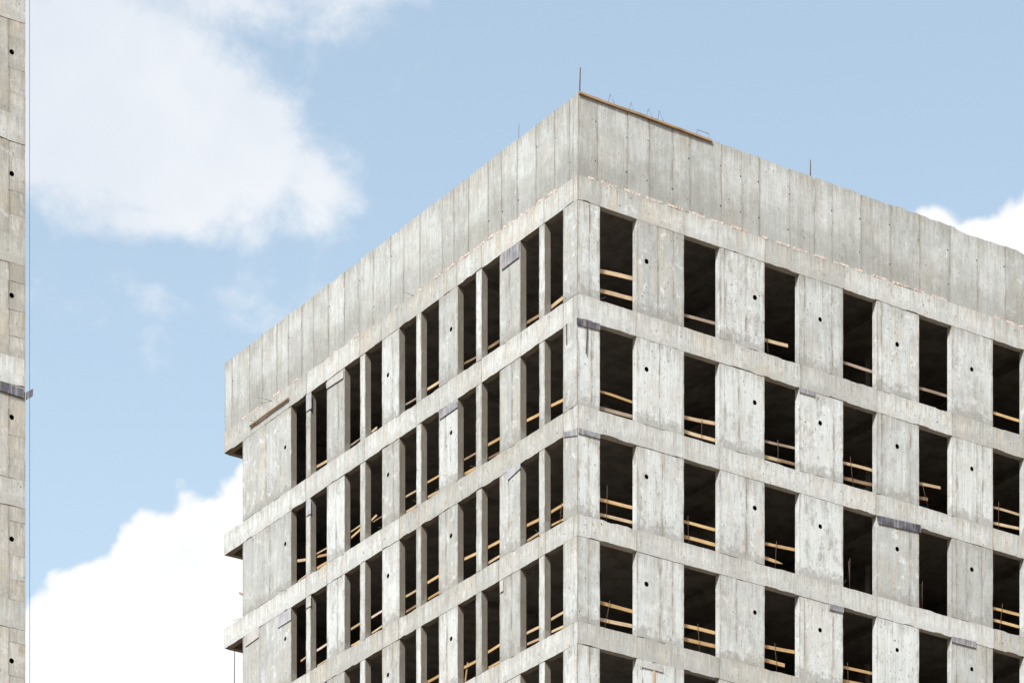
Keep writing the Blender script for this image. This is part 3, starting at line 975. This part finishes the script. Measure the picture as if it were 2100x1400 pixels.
panel('R', ((1798.8, 1056), (1888.8, 1076), (1888.8, 1092), (1802, 1073)), 'dark', 'long dark streaked plywood strip on fourth wide pier, right facade')
panel('R', ((1701, 1237), (1730.5, 1244), (1730.5, 1255.7), (1701, 1248.6)), 'grey', 'small dark grey plywood piece on third wide pier, fourth row, right facade')
panel('R', ((1952, 1303.5), (2002, 1315), (2002, 1328), (1952, 1315)), 'grey', 'grey plywood strip on fifth wide pier, fourth row, lower right')
panel('R', ((1316, 1354.7), (1360, 1365), (1360, 1377.6), (1316, 1366.4)), 'crust', 'cement-crusted plywood strip above a batten, bottom edge, right facade')
panel('L', ((1040, 966), (1066.5, 948), (1066.5, 960), (1041, 983.6)), 'pale', 'ragged grey plywood scrap under third beam, left facade near the corner')
panel('L', ((1024.5, 1191), (1031.4, 1187.0), (1031.4, 1210.7), (1025, 1215)), 'crust', 'tiny plywood scrap under fourth beam at the third left opening')

# battens that held them
def stick(name, face, x0, y0, x1, y1, th, tone, label, depth=-0.035, t=0.025, cat='batten', group=None):
    a0, z0 = on(face, x0, y0, depth)
    a1, z1 = on(face, x1, y1, depth)
    p, q = MB @ loc(face, a0, z0, depth), MB @ loc(face, a1, z1, depth)
    up = Vector((0, 0, 1)) if abs((q - p).normalized().z) < 0.8 else (dR if face == 'R' else dL)
    o = obj(name, board_mesh(name, (q - p).length, th / PPM, t, rng.uniform(0, 50)), WOOD[tone], None, frame(p, q, up))
    return tag(o, label, cat, group)
stick('batten', 'R', 1203.4, 657, 1203.4, 725, 2.6, 'k', 'thin dark batten hanging below the blackish strip on corner pier', -0.045, 0.02)
stick('batten', 'L', 1162, 664, 1162.4, 707, 2.4, 'k', 'short thin batten on the left face of the corner pier', -0.02, 0.02)
stick('batten', 'R', 1341, 1374, 1342, 1420, 5, 't', 'upright batten below the cement-crusted strip at the bottom edge', -0.02, 0.02)
stick('plank', 'L', 512.3, 873.8, 591.4, 816, 4, 'b', 'long brown plank fixed to the top beam, left end of left facade', -0.06, 0.05, 'plank')
stick('plank', 'R', 1188, 189.5, 1347, 248, 5.5, 'r', 'longer brown timber on the parapet edge beside the corner', -0.01, 0.06, 'plank', 'timbers along the parapet edge')
stick('plank', 'R', 1347.5, 248, 1460, 289.5, 5.2, 'r', 'shorter brown timber on parapet edge, second from the corner', -0.01, 0.06, 'plank', 'timbers along the parapet edge')

# ------------------------------------------------------------------ bars and wires on the roof
def roof_bar(name, face, pp, depth, r, label, cat, mat=None, group=None):
    P = []
    for x, y in pp:
        a, z = on(face, x, y, depth)
        P.append(loc(face, a, z, depth))
    o0 = P[0].copy()
    o = obj(name, rod_mesh(name, [p - o0 for p in P], r, 6), mat or M['rebar'], None, MB @ Matrix.Translation(o0))
    return tag(o, label, cat, group)
roof_bar('rebar_rod', 'R', ((1188.9, 190), (1189.5, 162), (1190.3, 139.3)), 0.10, 0.017, 'tall steel rod standing on the roof corner', 'rebar', None, 'rods on the parapet')
roof_bar('rebar_rod', 'R', ((1662, 362), (1662, 328)), 0.10, 0.016, 'short steel rod on the right parapet, alone against the sky', 'rebar', None, 'rods on the parapet')
roof_bar('rebar_rod', 'L', ((1064, 292), (1064, 270), (1064.5, 254)), 0.12, 0.006, 'thin wire-like rod on the left parapet', 'rebar', None, 'rods on the parapet')
for pp, lb in ((((1247.7, 210), (1251, 193), (1260, 212)), 'wire loop nearest the corner above the parapet timber'),
               (((1290.7, 226), (1294, 210.6), (1300.4, 230)), 'second wire loop from the corner above the parapet timber'),
               (((1326, 239), (1329.3, 223.4), (1339.3, 244)), 'third wire loop from the corner above the parapet timber'),
               (((1349, 248), (1351.8, 227.4), (1361.8, 252)), 'fourth and tallest wire loop above the parapet timber'),
               (((1429, 279), (1429.6, 266), (1453.5, 274.4), (1453.5, 285)), 'wide flat wire loop at the far timber end')):
    roof_bar('wire_loop', 'R', pp, 0.06, 0.0075, lb, 'wire', M['wire'], 'wire loops on the parapet')
# things sticking out past the end wall
roof_bar('rebar_rod', 'L', ((481, 1328), (481, 1360), (480.5, 1420)), 0.9, 0.014, 'steel rod hanging below the lowest projecting beam at left', 'rebar')
roof_bar('wire_end', 'L', ((502, 1263.5), (490, 1268), (479, 1271.5)), 0.02, 0.008, 'pale wire poking out past the end wall edge', 'wire', M['steel_wire'])
stick('timber_end', 'L', 503, 1222, 491.5, 1214.5, 5, 'g', 'short timber end poking out behind the end wall', 0.45, 0.05, 'timber')

# ------------------------------------------------------------------ the nearer tower at the left edge
PPT = 83.2
CT = Vector(((52.0 - CX) / PPT, F / PPT, 0))
MT = Matrix.Translation(CT) @ Matrix.Rotation(ANG, 4, 'Z')
tower = empty('concrete_tower', MT, 'neighbouring concrete tower cut by the left edge of the picture', 'building')
def zt_(y):
    return EYE + (HOR - y) / PPT
tops = [233 + 8 + 248.6 * i for i in range(-2, 7)]           # beam tops at the tower corner
STRIP = on('R', 19, 700, 0, CT)[0]
for i, y in enumerate(tops):
    zb1, zb0 = zt_(y), zt_(y + 57)
    slab('beam', M['beam'], tower, 'R', -6.0, 0.0, zb0, zb1, -0.005 + rng.uniform(-0.003, 0.003), 0.2, (0, 0.006, 0.02, 0.015), 0.11, 0.004)
    zn = zt_(y + 248.6)
    hy = 107 + 249.4 * (i - 1) + 0.0
    hole_y = on('R', 24, 107 + 249.4 * (i - 1), 0, CT)
    slab('wall', M['tower'], tower, 'R', -6.0, STRIP - 0.004, zn + 0.003, zb0 - 0.006, 0.006, 0.2, (0, 0.006, 0.012, 0.012), 0.12, 0.004)
    cutz = [zn + 0.003, zn + (zb0 - zn) * 0.22, zn + (zb0 - zn) * rng.uniform(0.45, 0.5), zn + (zb0 - zn) * rng.uniform(0.80, 0.86), zb0 - 0.006]
    for j in range(4):
        h0, h1 = cutz[j] + (0.003 if j else 0), cutz[j + 1] - (0.003 if j < 3 else 0)
        f = rng.uniform(-0.003, 0.004)
        hl = (hole_y[0], hole_y[1], 0.066) if h0 + 0.12 < hole_y[1] < h1 - 0.12 else None
        o = slab('wall_panel', M['tower'], tower, 'R', STRIP + 0.004, 0.0, h0, h1, f, 0.2, (0.004, 0.008, 0.006, 0.006), 0.11, 0.004, hl)
        if hl:
            hole_dark(o, 'R', hl[0], hl[1], hl[2] * 1.1, f)
zlo = zt_(tops[-1] + 248.6)
zhi = zt_(tops[0])
obj('core', box_mesh('core', ((-6.0, 0.22, 0), (-0.03, 9.0, zhi - 0.1)), ((-6.0, 0.0, 0), (0.0, 0.215, zlo - 0.002))), M['tower'], tower)

def tpanel(pp, look_, label, fold=0.0):
    P = []
    for i, (x, y) in enumerate(pp):
        dpt = -0.035 - (fold if i in (1, 2) else 0)
        a, z = on('R', x, y, dpt, CT)
        P.append(Vector((a, dpt, z)))
    bm = bmesh.new()
    n = Vector((0, 0.016, 0))
    A = [bm.verts.new(p - P[0]) for p in P]
    B = [bm.verts.new(p - P[0] + n) for p in P]
    bm.faces.new(A); bm.faces.new(B)
    for k in range(4):
        bm.faces.new((A[k], A[(k + 1) % 4], B[(k + 1) % 4], B[k]))
    o = obj('plywood_panel', finish(bm, 'plywood_panel'), PLY[look_], None, MT @ Matrix.Translation(P[0]))
    return tag(o, label, 'plywood', 'formwork plywood left on the facades')
tpanel(((-40, 770), (49, 798), (48.5, 815.5), (-40, 787)), 'dark', 'dark plywood strip on the tower at the left edge')
tpanel(((53.5, 804), (68, 796.5), (67.3, 812), (53.5, 820)), 'dark', 'grey plywood flap sticking out from the tower corner', 0.25)

# hoist cable beside the tower
a, z = on('R', 60.5, 700, 0.5, CT)
o = obj('cable', rod_mesh('cable', [Vector((0, 0, 0)), Vector((0.01, 0, 22)), Vector((0, 0, 55))], 0.007, 6), M['steel_wire'], None,
        MT @ Matrix.Translation(Vector((a, 0.5, 0))))
tag(o, 'thin vertical steel cable hanging just right of the tower', 'cable')
